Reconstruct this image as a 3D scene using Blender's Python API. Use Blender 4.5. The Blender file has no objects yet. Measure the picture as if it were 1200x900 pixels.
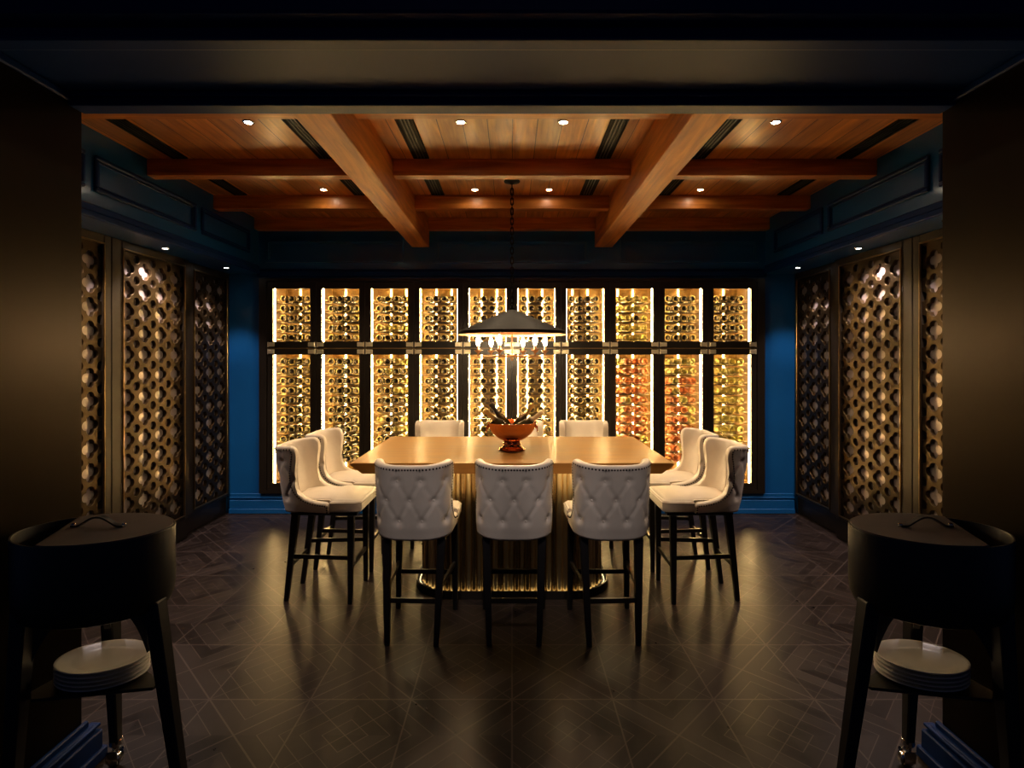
import bpy, bmesh, math, random
from mathutils import Vector, Matrix
random.seed(7)
PI = math.pi
S = bpy.context.scene
COL = S.collection

# ------------------------------------------------------------------ materials
def new_mat(name):
    m = bpy.data.materials.new(name); m.use_nodes = True
    nt = m.node_tree
    return m, nt, nt.nodes['Principled BSDF'], nt.nodes['Material Output']

def N(nt, t, **kw):
    n = nt.nodes.new(t)
    for k, v in kw.items():
        setattr(n, k, v)
    return n

def simple(name, col, rough=0.5, metal=0.0, var=0.12, scale=18.0, bump=0.0, coat=0.0, spec=0.5):
    """principled material whose colour and roughness drift with a noise"""
    m, nt, p, out = new_mat(name)
    tc = N(nt, 'ShaderNodeTexCoord')
    no = N(nt, 'ShaderNodeTexNoise'); no.inputs['Scale'].default_value = scale
    no.inputs['Detail'].default_value = 3
    nt.links.new(tc.outputs['Object'], no.inputs['Vector'])
    cr = N(nt, 'ShaderNodeValToRGB')
    a = [max(0, c * (1 - var)) for c in col]; b = [min(1, c * (1 + var)) for c in col]
    cr.color_ramp.elements[0].position = 0.3; cr.color_ramp.elements[1].position = 0.7
    cr.color_ramp.elements[0].color = (*a, 1); cr.color_ramp.elements[1].color = (*b, 1)
    nt.links.new(no.outputs['Fac'], cr.inputs['Fac'])
    nt.links.new(cr.outputs['Color'], p.inputs['Base Color'])
    p.inputs['Roughness'].default_value = rough
    p.inputs['Metallic'].default_value = metal
    p.inputs['Coat Weight'].default_value = coat
    p.inputs['Coat Roughness'].default_value = 0.12
    p.inputs['Specular IOR Level'].default_value = spec
    if bump:
        bn = N(nt, 'ShaderNodeBump'); bn.inputs['Strength'].default_value = bump
        bn.inputs['Distance'].default_value = 0.004
        n2 = N(nt, 'ShaderNodeTexNoise'); n2.inputs['Scale'].default_value = scale * 6
        nt.links.new(tc.outputs['Object'], n2.inputs['Vector'])
        nt.links.new(n2.outputs['Fac'], bn.inputs['Height'])
        nt.links.new(bn.outputs['Normal'], p.inputs['Normal'])
    return m

def wood(name, dark, light, axis='Y', rough=0.35, plank=0.0, coat=0.2, grain=1.0, spec=0.3):
    m, nt, p, out = new_mat(name)
    tc = N(nt, 'ShaderNodeTexCoord')
    mp = N(nt, 'ShaderNodeMapping')
    s = {'X': (1.2, 14, 14), 'Y': (14, 1.2, 14), 'Z': (14, 14, 1.2)}[axis]
    mp.inputs['Scale'].default_value = tuple(v * grain for v in s)
    nt.links.new(tc.outputs['Object'], mp.inputs['Vector'])
    no = N(nt, 'ShaderNodeTexNoise'); no.inputs['Scale'].default_value = 1.6
    no.inputs['Detail'].default_value = 7; no.inputs['Distortion'].default_value = 0.7
    nt.links.new(mp.outputs['Vector'], no.inputs['Vector'])
    cr = N(nt, 'ShaderNodeValToRGB')
    cr.color_ramp.elements[0].position = 0.28; cr.color_ramp.elements[1].position = 0.72
    cr.color_ramp.elements[0].color = (*dark, 1); cr.color_ramp.elements[1].color = (*light, 1)
    nt.links.new(no.outputs['Fac'], cr.inputs['Fac'])
    col = cr.outputs['Color']
    if plank:
        sep = N(nt, 'ShaderNodeSeparateXYZ'); nt.links.new(tc.outputs['Object'], sep.inputs['Vector'])
        dv = N(nt, 'ShaderNodeMath', operation='DIVIDE'); dv.inputs[1].default_value = plank
        nt.links.new(sep.outputs['X'], dv.inputs[0])
        fl = N(nt, 'ShaderNodeMath', operation='FLOOR'); nt.links.new(dv.outputs[0], fl.inputs[0])
        fr = N(nt, 'ShaderNodeMath', operation='FRACT'); nt.links.new(dv.outputs[0], fr.inputs[0])
        wn = N(nt, 'ShaderNodeTexWhiteNoise', noise_dimensions='1D'); nt.links.new(fl.outputs[0], wn.inputs['W'])
        mr = N(nt, 'ShaderNodeMapRange'); mr.inputs['To Min'].default_value = 0.72; mr.inputs['To Max'].default_value = 1.15
        nt.links.new(wn.outputs['Value'], mr.inputs['Value'])
        gr = N(nt, 'ShaderNodeMath', operation='LESS_THAN'); gr.inputs[1].default_value = 0.035
        nt.links.new(fr.outputs[0], gr.inputs[0])
        inv = N(nt, 'ShaderNodeMath', operation='MULTIPLY_ADD')
        inv.inputs[1].default_value = -0.8; inv.inputs[2].default_value = 1.0
        nt.links.new(gr.outputs[0], inv.inputs[0])
        mu = N(nt, 'ShaderNodeMath', operation='MULTIPLY')
        nt.links.new(mr.outputs[0], mu.inputs[0]); nt.links.new(inv.outputs[0], mu.inputs[1])
        vm = N(nt, 'ShaderNodeVectorMath', operation='SCALE')
        nt.links.new(col, vm.inputs[0]); nt.links.new(mu.outputs[0], vm.inputs['Scale'])
        col = vm.outputs[0]
        bp = N(nt, 'ShaderNodeBump'); bp.inputs['Strength'].default_value = 0.6; bp.inputs['Distance'].default_value = 0.004
        nt.links.new(inv.outputs[0], bp.inputs['Height']); nt.links.new(bp.outputs['Normal'], p.inputs['Normal'])
    nt.links.new(col, p.inputs['Base Color'])
    rr = N(nt, 'ShaderNodeMapRange'); rr.inputs['To Min'].default_value = rough - .06; rr.inputs['To Max'].default_value = rough + .1
    nt.links.new(no.outputs['Fac'], rr.inputs['Value']); nt.links.new(rr.outputs[0], p.inputs['Roughness'])
    p.inputs['Specular IOR Level'].default_value = spec
    p.inputs['Coat Weight'].default_value = coat
    p.inputs['Coat Roughness'].default_value = 0.2
    return m

def glow(name, col, strength):
    m, nt, p, out = new_mat(name)
    p.inputs['Base Color'].default_value = (0.8, 0.75, 0.65, 1)
    p.inputs['Emission Color'].default_value = (*col, 1)
    p.inputs['Emission Strength'].default_value = strength
    return m

def thin_glass(name, tint=(1, 1, 1), gloss=0.05):
    """thin pane: passes light straight through and mirrors a little at grazing angles"""
    m, nt, p, out = new_mat(name); nt.nodes.remove(p)
    tr = N(nt, 'ShaderNodeBsdfTransparent'); tr.inputs['Color'].default_value = (*tint, 1)
    gl = N(nt, 'ShaderNodeBsdfGlossy'); gl.inputs['Roughness'].default_value = 0.02
    fr = N(nt, 'ShaderNodeFresnel'); fr.inputs['IOR'].default_value = 1.5
    mx = N(nt, 'ShaderNodeMixShader')
    nt.links.new(fr.outputs[0], mx.inputs[0]); nt.links.new(tr.outputs[0], mx.inputs[1]); nt.links.new(gl.outputs[0], mx.inputs[2])
    nt.links.new(mx.outputs[0], out.inputs['Surface'])
    return m

def bottle_glass(name, col, clear):
    """coloured bottle glass: body colour lets light through, with a glossy coat"""
    m, nt, p, out = new_mat(name); nt.nodes.remove(p)
    tr = N(nt, 'ShaderNodeBsdfTransparent'); tr.inputs['Color'].default_value = (*col, 1)
    tl = N(nt, 'ShaderNodeBsdfTranslucent'); tl.inputs['Color'].default_value = (*col, 1)
    df = N(nt, 'ShaderNodeBsdfDiffuse'); df.inputs['Color'].default_value = (*col, 1)
    gl = N(nt, 'ShaderNodeBsdfGlossy'); gl.inputs['Roughness'].default_value = 0.06
    fr = N(nt, 'ShaderNodeFresnel'); fr.inputs['IOR'].default_value = 1.5
    a = N(nt, 'ShaderNodeMixShader'); a.inputs[0].default_value = 0.5
    nt.links.new(tl.outputs[0], a.inputs[1]); nt.links.new(df.outputs[0], a.inputs[2])
    b = N(nt, 'ShaderNodeMixShader'); b.inputs[0].default_value = clear
    nt.links.new(a.outputs[0], b.inputs[1]); nt.links.new(tr.outputs[0], b.inputs[2])
    c = N(nt, 'ShaderNodeMixShader')
    nt.links.new(fr.outputs[0], c.inputs[0]); nt.links.new(b.outputs[0], c.inputs[1]); nt.links.new(gl.outputs[0], c.inputs[2])
    nt.links.new(c.outputs[0], out.inputs['Surface'])
    return m

def parquet(name):
    """dark square parquet panels, nested diamonds alternating with crossed strips, pale joints"""
    m, nt, p, out = new_mat(name)
    T = 0.464
    tc = N(nt, 'ShaderNodeTexCoord')
    mp = N(nt, 'ShaderNodeMapping'); mp.inputs['Location'].default_value = (0, -2.90, 0)
    nt.links.new(tc.outputs['Object'], mp.inputs['Vector'])
    sp = N(nt, 'ShaderNodeSeparateXYZ'); nt.links.new(mp.outputs['Vector'], sp.inputs['Vector'])
    def M(op, a, b=None, c=None):
        n = N(nt, 'ShaderNodeMath', operation=op)
        for i, v in enumerate((a, b, c)):
            if v is None: continue
            if isinstance(v, (int, float)): n.inputs[i].default_value = v
            else: nt.links.new(v, n.inputs[i])
        return n.outputs[0]
    u = M('DIVIDE', sp.outputs['X'], T); v = M('DIVIDE', sp.outputs['Y'], T)
    iu = M('FLOOR', u); iv = M('FLOOR', v)
    fu = M('SUBTRACT', M('FRACT', u), 0.5); fv = M('SUBTRACT', M('FRACT', v), 0.5)
    au = M('ABSOLUTE', fu); av = M('ABSOLUTE', fv)
    par = M('FLOORED_MODULO', M('ADD', iu, iv), 2)
    diam = M('ADD', au, av)
    cross = M('ABSOLUTE', M('SUBTRACT', au, av))
    sel = M('ADD', M('MULTIPLY', par, cross), M('MULTIPLY', M('SUBTRACT', 1, par), diam))
    k = M('MULTIPLY', sel, 5.0)
    strip = M('FLOOR', k); sf = M('FRACT', k)
    line = M('LESS_THAN', sf, 0.055)
    edge = M('GREATER_THAN', M('MAXIMUM', au, av), 0.492)
    dg = M('LESS_THAN', cross, 0.006)
    ln = M('MAXIMUM', M('MAXIMUM', line, edge), dg)
    # per strip tone
    cmb = N(nt, 'ShaderNodeCombineXYZ')
    nt.links.new(M('ADD', iu, M('MULTIPLY', M('SIGN', fu), 0.21)), cmb.inputs[0])
    nt.links.new(M('ADD', iv, M('MULTIPLY', M('SIGN', fv), 0.33)), cmb.inputs[1])
    nt.links.new(strip, cmb.inputs[2])
    wn = N(nt, 'ShaderNodeTexWhiteNoise', noise_dimensions='3D'); nt.links.new(cmb.outputs[0], wn.inputs['Vector'])
    no = N(nt, 'ShaderNodeTexNoise'); no.inputs['Scale'].default_value = 22; no.inputs['Detail'].default_value = 4
    no.inputs['Distortion'].default_value = 0.1
    nt.links.new(tc.outputs['Object'], no.inputs['Vector'])
    t = M('ADD', M('MULTIPLY', wn.outputs['Value'], 0.5), M('MULTIPLY', no.outputs['Fac'], 0.5))
    cr = N(nt, 'ShaderNodeValToRGB')
    cr.color_ramp.elements[0].position = 0.2; cr.color_ramp.elements[1].position = 0.8
    cr.color_ramp.elements[0].color = (0.010, 0.0072, 0.0066, 1); cr.color_ramp.elements[1].color = (0.025, 0.0175, 0.0155, 1)
    nt.links.new(t, cr.inputs['Fac'])
    mx = N(nt, 'ShaderNodeMixRGB'); mx.inputs['Color2'].default_value = (0.085, 0.062, 0.056, 1)
    nt.links.new(M('MULTIPLY', ln, 0.6), mx.inputs['Fac']); nt.links.new(cr.outputs['Color'], mx.inputs['Color1'])
    nt.links.new(mx.outputs['Color'], p.inputs['Base Color'])
    nt.links.new(M('MULTIPLY_ADD', t, 0.20, 0.24), p.inputs['Roughness'])
    p.inputs['Specular IOR Level'].default_value = 0.17
    bp = N(nt, 'ShaderNodeBump'); bp.inputs['Strength'].default_value = 0.12; bp.inputs['Distance'].default_value = 0.0012
    nt.links.new(M('SUBTRACT', 1.0, ln), bp.inputs['Height']); nt.links.new(bp.outputs['Normal'], p.inputs['Normal'])
    return m

MT = dict(
    floor=parquet('dark_parquet'),
    ceil=wood('ceiling_planks', (0.40, 0.118, 0.015), (0.86, 0.325, 0.050), 'Y', 0.33, plank=0.15, coat=0.15, spec=.42),
    beamx=wood('beam_wood_across', (0.32, 0.094, 0.014), (0.72, 0.25, 0.041), 'X', 0.36, coat=0.1),
    beamy=wood('beam_wood_along', (0.44, 0.140, 0.021), (0.86, 0.33, 0.056), 'Y', 0.42, coat=0.0, spec=.2),
    table=wood('table_oak', (0.24, 0.105, 0.020), (0.36, 0.175, 0.038), 'X', 0.42, coat=0.06, grain=.7),
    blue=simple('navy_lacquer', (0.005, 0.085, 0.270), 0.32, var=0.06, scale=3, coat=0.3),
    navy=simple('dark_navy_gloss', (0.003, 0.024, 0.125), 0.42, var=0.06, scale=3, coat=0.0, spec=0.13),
    jamb=simple('dark_bronze_lacquer', (0.011, 0.0068, 0.0032), 0.36, 1.0, var=0.10, scale=2),
    bronze=simple('bronze_metal', (0.058, 0.037, 0.016), 0.36, 0.9, var=0.18, scale=5),
    bead=simple('rubbed_bronze_bead', (0.30, 0.19, 0.08), 0.30, 1.0),
    bronzedk=simple('blackened_bronze', (0.026, 0.018, 0.010), 0.42, 0.5, var=0.15, scale=6),
    mirror=simple('antique_mirror', (0.50, 0.43, 0.42), 0.32, 0.55, var=0.3, scale=4),
    leather=simple('cream_leather', (0.71, 0.615, 0.505), 0.40, var=0.05, scale=8, bump=0.12),
    leg=simple('black_lacquered_wood', (0.010, 0.008, 0.007), 0.32, var=0.2, scale=12),
    nail=simple('dark_nailheads', (0.030, 0.022, 0.016), 0.35, 0.9),
    brass=simple('polished_brass', (0.84, 0.66, 0.36), 0.30, 1.0, var=0.14, scale=4),
    brassdk=simple('dark_brass', (0.38, 0.26, 0.115), 0.26, 1.0, var=0.2, scale=4),  # darker brass on some tubes, for contrast between neighbours
    copper=simple('polished_copper', (0.88, 0.36, 0.14), 0.09, 1.0, var=0.10, scale=9),
    iron=simple('dark_iron', (0.007, 0.005, 0.0035), 0.6, 0.0, var=0.25, scale=14, spec=0.06),
    shade_in=simple('copper_inner', (0.55, 0.26, 0.12), 0.4, 0.9),
    candle=simple('bronze_candle_tube', (0.42, 0.24, 0.12), 0.35, 0.9),
    cart=simple('satin_black_metal', (0.016, 0.015, 0.016), 0.40, 0.0, var=0.15, scale=7),
    cartlid=simple('charcoal_lid_metal', (0.120, 0.100, 0.104), 0.48, 0.1, var=0.12, scale=7),
    chrome=simple('chrome', (0.72, 0.71, 0.70), 0.12, 1.0, var=0.05),
    plate=simple('white_porcelain', (0.72, 0.69, 0.66), 0.25, var=0.03),
    vent=simple('black_vent_metal', (0.006, 0.005, 0.004), 0.6, spec=0.1),
    frame=simple('black_steel_frame', (0.020, 0.015, 0.011), 0.34, 0.3, var=0.15, scale=4),
    case=simple('honey_wood_lining', (0.33, 0.19, 0.06), 0.35, var=0.25, scale=9),
    back=simple('gold_back_panel', (0.36, 0.225, 0.07), 0.35, 0.35, var=0.35, scale=16),
    rail=simple('steel_rail', (0.10, 0.07, 0.04), 0.3, 0.9),
    pane=thin_glass('cabinet_glass'),
    hinge=simple('satin_nickel_hinge', (0.88, 0.76, 0.52), 0.42, 0.8),
    red=bottle_glass('dark_green_bottle_glass', (0.13, 0.085, 0.022), 0.30),
    white=bottle_glass('white_wine_bottle_glass', (0.80, 0.68, 0.22), 0.40),
    punt=simple('bottle_punt_shadowed_glass', (0.030, 0.020, 0.008), 0.12, var=.3),  # shade of the hollow is put into this dark colour
    rimlit=bottle_glass('bottle_rim_painted_light', (0.50, 0.36, 0.12), 0.15),  # bright ring of light at the bottle edge, put into the colour
    rose=bottle_glass('rose_wine_bottle_glass', (0.95, 0.36, 0.13), 0.35),
    foil_k=simple('black_foil', (0.015, 0.012, 0.010), 0.35, 0.3),
    foil_r=simple('burgundy_foil', (0.11, 0.018, 0.014), 0.3, 0.5),
    foil_g=simple('gold_foil', (0.62, 0.42, 0.16), 0.3, 0.9),
    foil_c=simple('cream_foil', (0.75, 0.62, 0.38), 0.35, 0.4),
    ice=simple('crushed_ice', (0.55, 0.50, 0.45), 0.2, var=0.3, scale=60, bump=1.0),
    strip=glow('warm_led_strip', (1.0, 0.64, 0.24), 140.0),
    strip2=glow('warm_led_back_strip', (1.0, 0.68, 0.28), 28.0),
    under=glow('under_table_led_strip', (1.0, 0.76, 0.40), 60.0),
    kick=glow('plinth_led_strip', (1.0, 0.74, 0.38), 1.4),
    bulb=glow('candle_bulb_glow', (1.0, 0.74, 0.42), 340.0),
    lens=glow('downlight_lens', (1.0, 0.84, 0.62), 120.0),
    lens2=glow('soffit_downlight_lens', (1.0, 0.92, 0.82), 14.0),
)

# ------------------------------------------------------------------ mesh helpers
def V(*a): return Vector(a)

def link(name, bm, mats, parent=None, smooth=False, loc=None):
    me = bpy.data.meshes.new(name)
    bmesh.ops.recalc_face_normals(bm, faces=bm.faces[:])
    bm.to_mesh(me); bm.free()
    for m in (mats if isinstance(mats, (list, tuple)) else [mats]):
        me.materials.append(MT[m] if isinstance(m, str) else m)
    if smooth:
        me.shade_smooth()
        if smooth == 'auto':
            me.set_sharp_from_angle(angle=math.radians(38))
    o = bpy.data.objects.new(name, me); COL.objects.link(o)
    if parent: o.parent = parent
    if loc: o.location = loc
    return o

def tag(o, label=None, cat=None, group=None, kind=None):
    if label: o['label'] = label
    if cat: o['category'] = cat
    if group: o['group'] = group
    if kind: o['kind'] = kind
    return o

def thing(name, label, cat, loc=(0, 0, 0), rz=0, group=None):
    o = bpy.data.objects.new(name, None); COL.objects.link(o)
    o.empty_display_size = 0.1
    o.location = loc; o.rotation_euler = (0, 0, rz)
    return tag(o, label, cat, group)

def copy_tree(o, parent=None):
    c = o.copy(); COL.objects.link(c)
    if parent: c.parent = parent
    for ch in o.children:
        copy_tree(ch, c)
    return c

def box(bm, x0, x1, y0, y1, z0, z1, bev=0.0, seg=2, mi=0):
    vs = [bm.verts.new((x, y, z)) for z in (z0, z1) for y in (y0, y1) for x in (x0, x1)]
    fs = [bm.faces.new([vs[i] for i in q]) for q in
          ((0, 2, 3, 1), (4, 5, 7, 6), (0, 1, 5, 4), (2, 6, 7, 3), (0, 4, 6, 2), (1, 3, 7, 5))]
    for f in fs: f.material_index = mi
    if bev:
        es = list({e for f in fs for e in f.edges})
        r = bmesh.ops.bevel(bm, geom=es, offset=bev, segments=seg, affect='EDGES', profile=0.5, clamp_overlap=True)
        for f in r['faces']: f.material_index = mi

def lathe(bm, prof, segs=24, c=(0, 0, 0), axis='Z', sx=1.0, sy=1.0, mi=0, mis=None, caps=True):
    """profile of (radius, height) spun about an axis"""
    rings = []
    def put(a, b, h):
        if axis == 'Z': p = (c[0] + a * sx, c[1] + b * sy, c[2] + h)
        elif axis == 'Y': p = (c[0] + a, c[1] + h, c[2] + b)
        else: p = (c[0] + h, c[1] + a, c[2] + b)
        return bm.verts.new(p)
    for r, h in prof:
        if r < 1e-6: rings.append([put(0, 0, h)])
        else: rings.append([put(r * math.cos(2 * PI * i / segs), r * math.sin(2 * PI * i / segs), h) for i in range(segs)])
    for k in range(len(rings) - 1):
        a, b = rings[k], rings[k + 1]
        m_ = mis[k] if mis else mi
        for i in range(segs):
            j = (i + 1) % segs
            if len(a) == 1 and len(b) == 1: continue
            if len(a) == 1: f = bm.faces.new((a[0], b[i], b[j]))
            elif len(b) == 1: f = bm.faces.new((a[i], a[j], b[0]))
            else: f = bm.faces.new((a[i], a[j], b[j], b[i]))
            f.material_index = m_
    if caps:
        for q, m_ in ((rings[0], mis[0] if mis else mi), (rings[-1], mis[-1] if mis else mi)):
            if len(q) > 2:
                f = bm.faces.new(q); f.material_index = m_

def tube(bm, pts, r, segs=8, closed=False, mi=0):
    pts = [Vector(p) for p in pts]; n = len(pts); rings = []
    rad = r if isinstance(r, (list, tuple)) else [r] * n
    up = None
    for i in range(n):
        if closed: t = pts[(i + 1) % n] - pts[i - 1]
        else: t = pts[min(i + 1, n - 1)] - pts[max(i - 1, 0)]
        t.normalize()
        if up is None:
            up = Vector((0, 0, 1)) if abs(t.z) < 0.9 else Vector((1, 0, 0))
        a = t.cross(up).normalized(); b = a.cross(t).normalized(); up = b
        rings.append([bm.verts.new(pts[i] + (a * math.cos(2 * PI * k / segs) + b * math.sin(2 * PI * k / segs)) * rad[i]) for k in range(segs)])
    m = n if closed else n - 1
    for i in range(m):
        A, B = rings[i], rings[(i + 1) % n]
        for k in range(segs):
            f = bm.faces.new((A[k], A[(k + 1) % segs], B[(k + 1) % segs], B[k])); f.material_index = mi
    if not closed:
        bm.faces.new(rings[0]).material_index = mi; bm.faces.new(rings[-1]).material_index = mi

def prism(bm, pts, z0, z1, bev=0.0, seg=2):
    """polygon in XY pulled up from z0 to z1"""
    lo = [bm.verts.new((x, y, z0)) for x, y in pts]; hi = [bm.verts.new((x, y, z1)) for x, y in pts]
    n = len(pts)
    fs = [bm.faces.new(lo[::-1]), bm.faces.new(hi)]
    for i in range(n):
        fs.append(bm.faces.new((lo[i], lo[(i + 1) % n], hi[(i + 1) % n], hi[i])))
    if bev:
        es = list(fs[0].edges) + list(fs[1].edges)
        bmesh.ops.bevel(bm, geom=es, offset=bev, segments=seg, affect='EDGES', profile=0.5, clamp_overlap=True)

def taper_leg(bm, top, bot, a, b):
    """square leg from top to bottom, half widths a and b"""
    t, o = Vector(top), Vector(bot)
    A = [bm.verts.new(t + V(x * a, y * a, 0)) for x, y in ((-1, -1), (1, -1), (1, 1), (-1, 1))]
    B = [bm.verts.new(o + V(x * b, y * b, 0)) for x, y in ((-1, -1), (1, -1), (1, 1), (-1, 1))]
    fs = [bm.faces.new(A), bm.faces.new(B[::-1])]
    for i in range(4): fs.append(bm.faces.new((A[i], B[i], B[(i + 1) % 4], A[(i + 1) % 4])))
    es = list({e for f in fs for e in f.edges})
    bmesh.ops.bevel(bm, geom=es, offset=min(a, b) * .25, segments=1, affect='EDGES')

def bar(bm, p, q, w, h):
    """rectangular bar from p to q, width w (sideways), height h (vertical)"""
    p, q = Vector(p), Vector(q); t = (q - p).normalized()
    s = t.cross(V(0, 0, 1)).normalized(); u = s.cross(t).normalized()
    R = []
    for c in (p, q):
        R.append([bm.verts.new(c + s * (w / 2 * i) + u * (h / 2 * j)) for i, j in ((-1, -1), (1, -1), (1, 1), (-1, 1))])
    bm.faces.new(R[0]); bm.faces.new(R[1][::-1])
    for i in range(4): bm.faces.new((R[0][i], R[0][(i + 1) % 4], R[1][(i + 1) % 4], R[1][i]))

def ring_box(bm, x0, x1, z0, z1, ix0, ix1, iz0, iz1, y0, y1):
    """rectangular frame standing in XZ"""
    o = [(x0, z0), (x1, z0), (x1, z1), (x0, z1)]; n = [(ix0, iz0), (ix1, iz0), (ix1, iz1), (ix0, iz1)]
    v = {}
    for k, (pts) in enumerate((o, n)):
        for j, y in enumerate((y0, y1)):
            v[k, j] = [bm.verts.new((x, y, z)) for x, z in pts]
    for i in range(4):
        j = (i + 1) % 4
        bm.faces.new((v[0, 0][i], v[0, 0][j], v[1, 0][j], v[1, 0][i]))
        bm.faces.new((v[0, 1][i], v[1, 1][i], v[1, 1][j], v[0, 1][j]))
        bm.faces.new((v[0, 0][i], v[0, 1][i], v[0, 1][j], v[0, 0][j]))
        bm.faces.new((v[1, 0][i], v[1, 0][j], v[1, 1][j], v[1, 1][i]))

def struct(name, bm, mats, label=None, smooth=False):
    o = link(name, bm, mats, smooth=smooth)
    o['kind'] = 'structure'
    if label: o['label'] = label
    return o

_trim = [0]
def trim(bm, mats, label=None):
    _trim[0] += 1
    return struct('trim_%d' % _trim[0], bm, mats, label)

# ------------------------------------------------------------------ dimensions
YB = 5.38            # face of the back wall
ZC = 2.98            # plank ceiling
XF = 2.58            # frieze face of the side bulkheads
ZS = 2.43            # soffit of the side bulkheads
BEAMS = (2.77, 3.735, 4.565, 5.29)
JX = 1.66; P0, P1 = 1.66, 2.04; PH = 2.56   # portal: jamb, front, back, head

# ------------------------------------------------------------------ setting
bm = bmesh.new(); box(bm, -4.2, 4.2, -3.2, 5.95, -0.1, 0)
struct('floor', bm, 'floor', 'dark parquet floor laid in square panels with pale joints')
bm = bmesh.new(); box(bm, -2.95, 2.95, P1, 5.85, ZC, ZC + .08)
struct('ceiling', bm, 'ceil', 'orange brown wooden plank ceiling')

bm = bmesh.new()
box(bm, -3.05, 3.05, YB, 5.90, 2.377, ZC + .08)
box(bm, -3.05, -2.552, YB, 5.90, 0, 2.377); box(bm, 2.552, 3.05, YB, 5.90, 0, 2.377)
box(bm, -2.552, 2.552, YB, 5.90, 0, 0.205); box(bm, -2.552, 2.552, 5.83, 5.90, 0.205, 2.377)
struct('wall_back', bm, 'blue', 'blue lacquered back wall around the lit wine cabinets')
bm = bmesh.new()
for x0, x1 in ((-2.86, 2.86),):
    box(bm, x0, x1, YB - .016, YB - .001, 0.001, 0.20, .004, 1)
    box(bm, x0, x1, YB - .030, YB - .016, 0.001, 0.135, .004, 1)
    box(bm, x0, x1, YB - .042, YB - .030, 0.001, 0.05, .004, 1)
    box(bm, x0, x1, YB - .026, YB - .016, 0.150, 0.166, .003, 1)
struct('baseboard_back', bm, 'blue', 'stepped blue baseboard under the wine cabinets')
# raised panel mouldings on the frieze of the back wall
for x0, x1 in ((-2.50, -1.10), (-.78, .78), (1.10, 2.50)):
    bm = bmesh.new()
    ring_box(bm, x0, x1, 2.545, 2.775, x0 + .028, x1 - .028, 2.573, 2.747, YB - .022, YB)
    ring_box(bm, x0 + .03, x1 - .03, 2.575, 2.745, x0 + .042, x1 - .042, 2.587, 2.733, YB - .012, YB)
    trim(bm, 'blue')
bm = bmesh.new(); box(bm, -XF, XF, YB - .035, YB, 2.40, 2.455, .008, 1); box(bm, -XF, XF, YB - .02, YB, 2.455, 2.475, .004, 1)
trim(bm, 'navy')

for s, side in ((-1, 'left'), (1, 'right')):
    def X(a, b): return (min(s * a, s * b), max(s * a, s * b))
    bm = bmesh.new()
    box(bm, *X(2.95, 3.05), P1, YB, 0, ZC + .08)
    box(bm, *X(XF, 2.95), P1, YB, ZS, ZC + .08)
    struct('wall_' + side, bm, 'blue', side + ' blue wall with a boxed bulkhead over the lattice screens')
    for y0, y1 in ((2.10, 3.18), (3.26, 4.30), (4.38, 5.18)):
        bm = bmesh.new()
        def rb(y0, y1, z0, z1, w, d):
            for a, b, c, e in ((y0, y1, z0, z0 + w), (y0, y1, z1 - w, z1), (y0, y0 + w, z0 + w, z1 - w), (y1 - w, y1, z0 + w, z1 - w)):
                box(bm, *X(XF - d, XF), a, b, c, e, d * .3, 1)
        rb(y0, y1, 2.60, 2.825, .026, .022)
        rb(y0 + .03, y1 - .03, 2.63, 2.795, .012, .010)
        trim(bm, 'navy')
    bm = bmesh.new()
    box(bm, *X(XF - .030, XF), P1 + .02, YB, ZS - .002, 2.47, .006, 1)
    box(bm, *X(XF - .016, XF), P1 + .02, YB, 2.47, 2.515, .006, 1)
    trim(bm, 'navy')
    bm = bmesh.new()
    box(bm, *X(2.845, 2.95), P1, 4.64, 0.001, .178, .006, 1)
    box(bm, *X(2.905, 2.95), 4.64, YB, 0.001, .178, .006, 1)
    struct('baseboard_' + side, bm, 'frame', 'black plinth under the lattice screens')
    # dark wall panel between the portal and the first screen
    bm = bmesh.new(); box(bm, *X(2.86, 2.95), P1, 2.855, .178, ZS, .004, 1)
    trim(bm, 'bronzedk')
    # portal jamb
    bm = bmesh.new()
    box(bm, *X(JX, 4.2), P0, P1, 0, 3.5)
    struct('wall_front_' + side, bm, 'jamb', 'dark lacquered wall beside the wide opening')
    bm = bmesh.new()
    for d, z in ((.062, .045), (.050, .115), (.032, .142), (.018, .165)):
        box(bm, *X(JX - d, JX), P0 - d, P1 + d * .9, 0.001, z, .005, 1)
    box(bm, *X(JX - .042, JX), P0 - .04, P1 + .045, .126, .138, .005, 2)
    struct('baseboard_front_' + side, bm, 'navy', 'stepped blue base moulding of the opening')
    # bead down the meeting of jamb and header
    bm = bmesh.new(); box(bm, *X(JX - .014, JX), P0, P1, PH - .03, PH, .005, 1); trim(bm, 'navy')

# header of the opening
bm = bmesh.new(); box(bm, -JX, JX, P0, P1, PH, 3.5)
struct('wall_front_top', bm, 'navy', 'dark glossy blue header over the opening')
bm = bmesh.new()
box(bm, -4.2, 4.2, 1.55, P0, 2.585, 2.72, .006, 1)
box(bm, -JX - .01, JX + .01, 1.615, P0 + .02, 2.545, 2.585, .008, 2)
trim(bm, 'navy', 'projecting casing along the front of the header')
bm = bmesh.new()
box(bm, -JX, JX, P1 - .065, P1 + .012, 2.516, PH, .006, 2)
box(bm, -JX, JX, P1 - .085, P1 - .065, 2.542, PH, .006, 2)
trim(bm, 'navy', 'lip along the back of the header')
bm = bmesh.new(); box(bm, -4.2, 4.2, 1.58, P0, 2.72, 3.5); trim(bm, 'blue')

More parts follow.
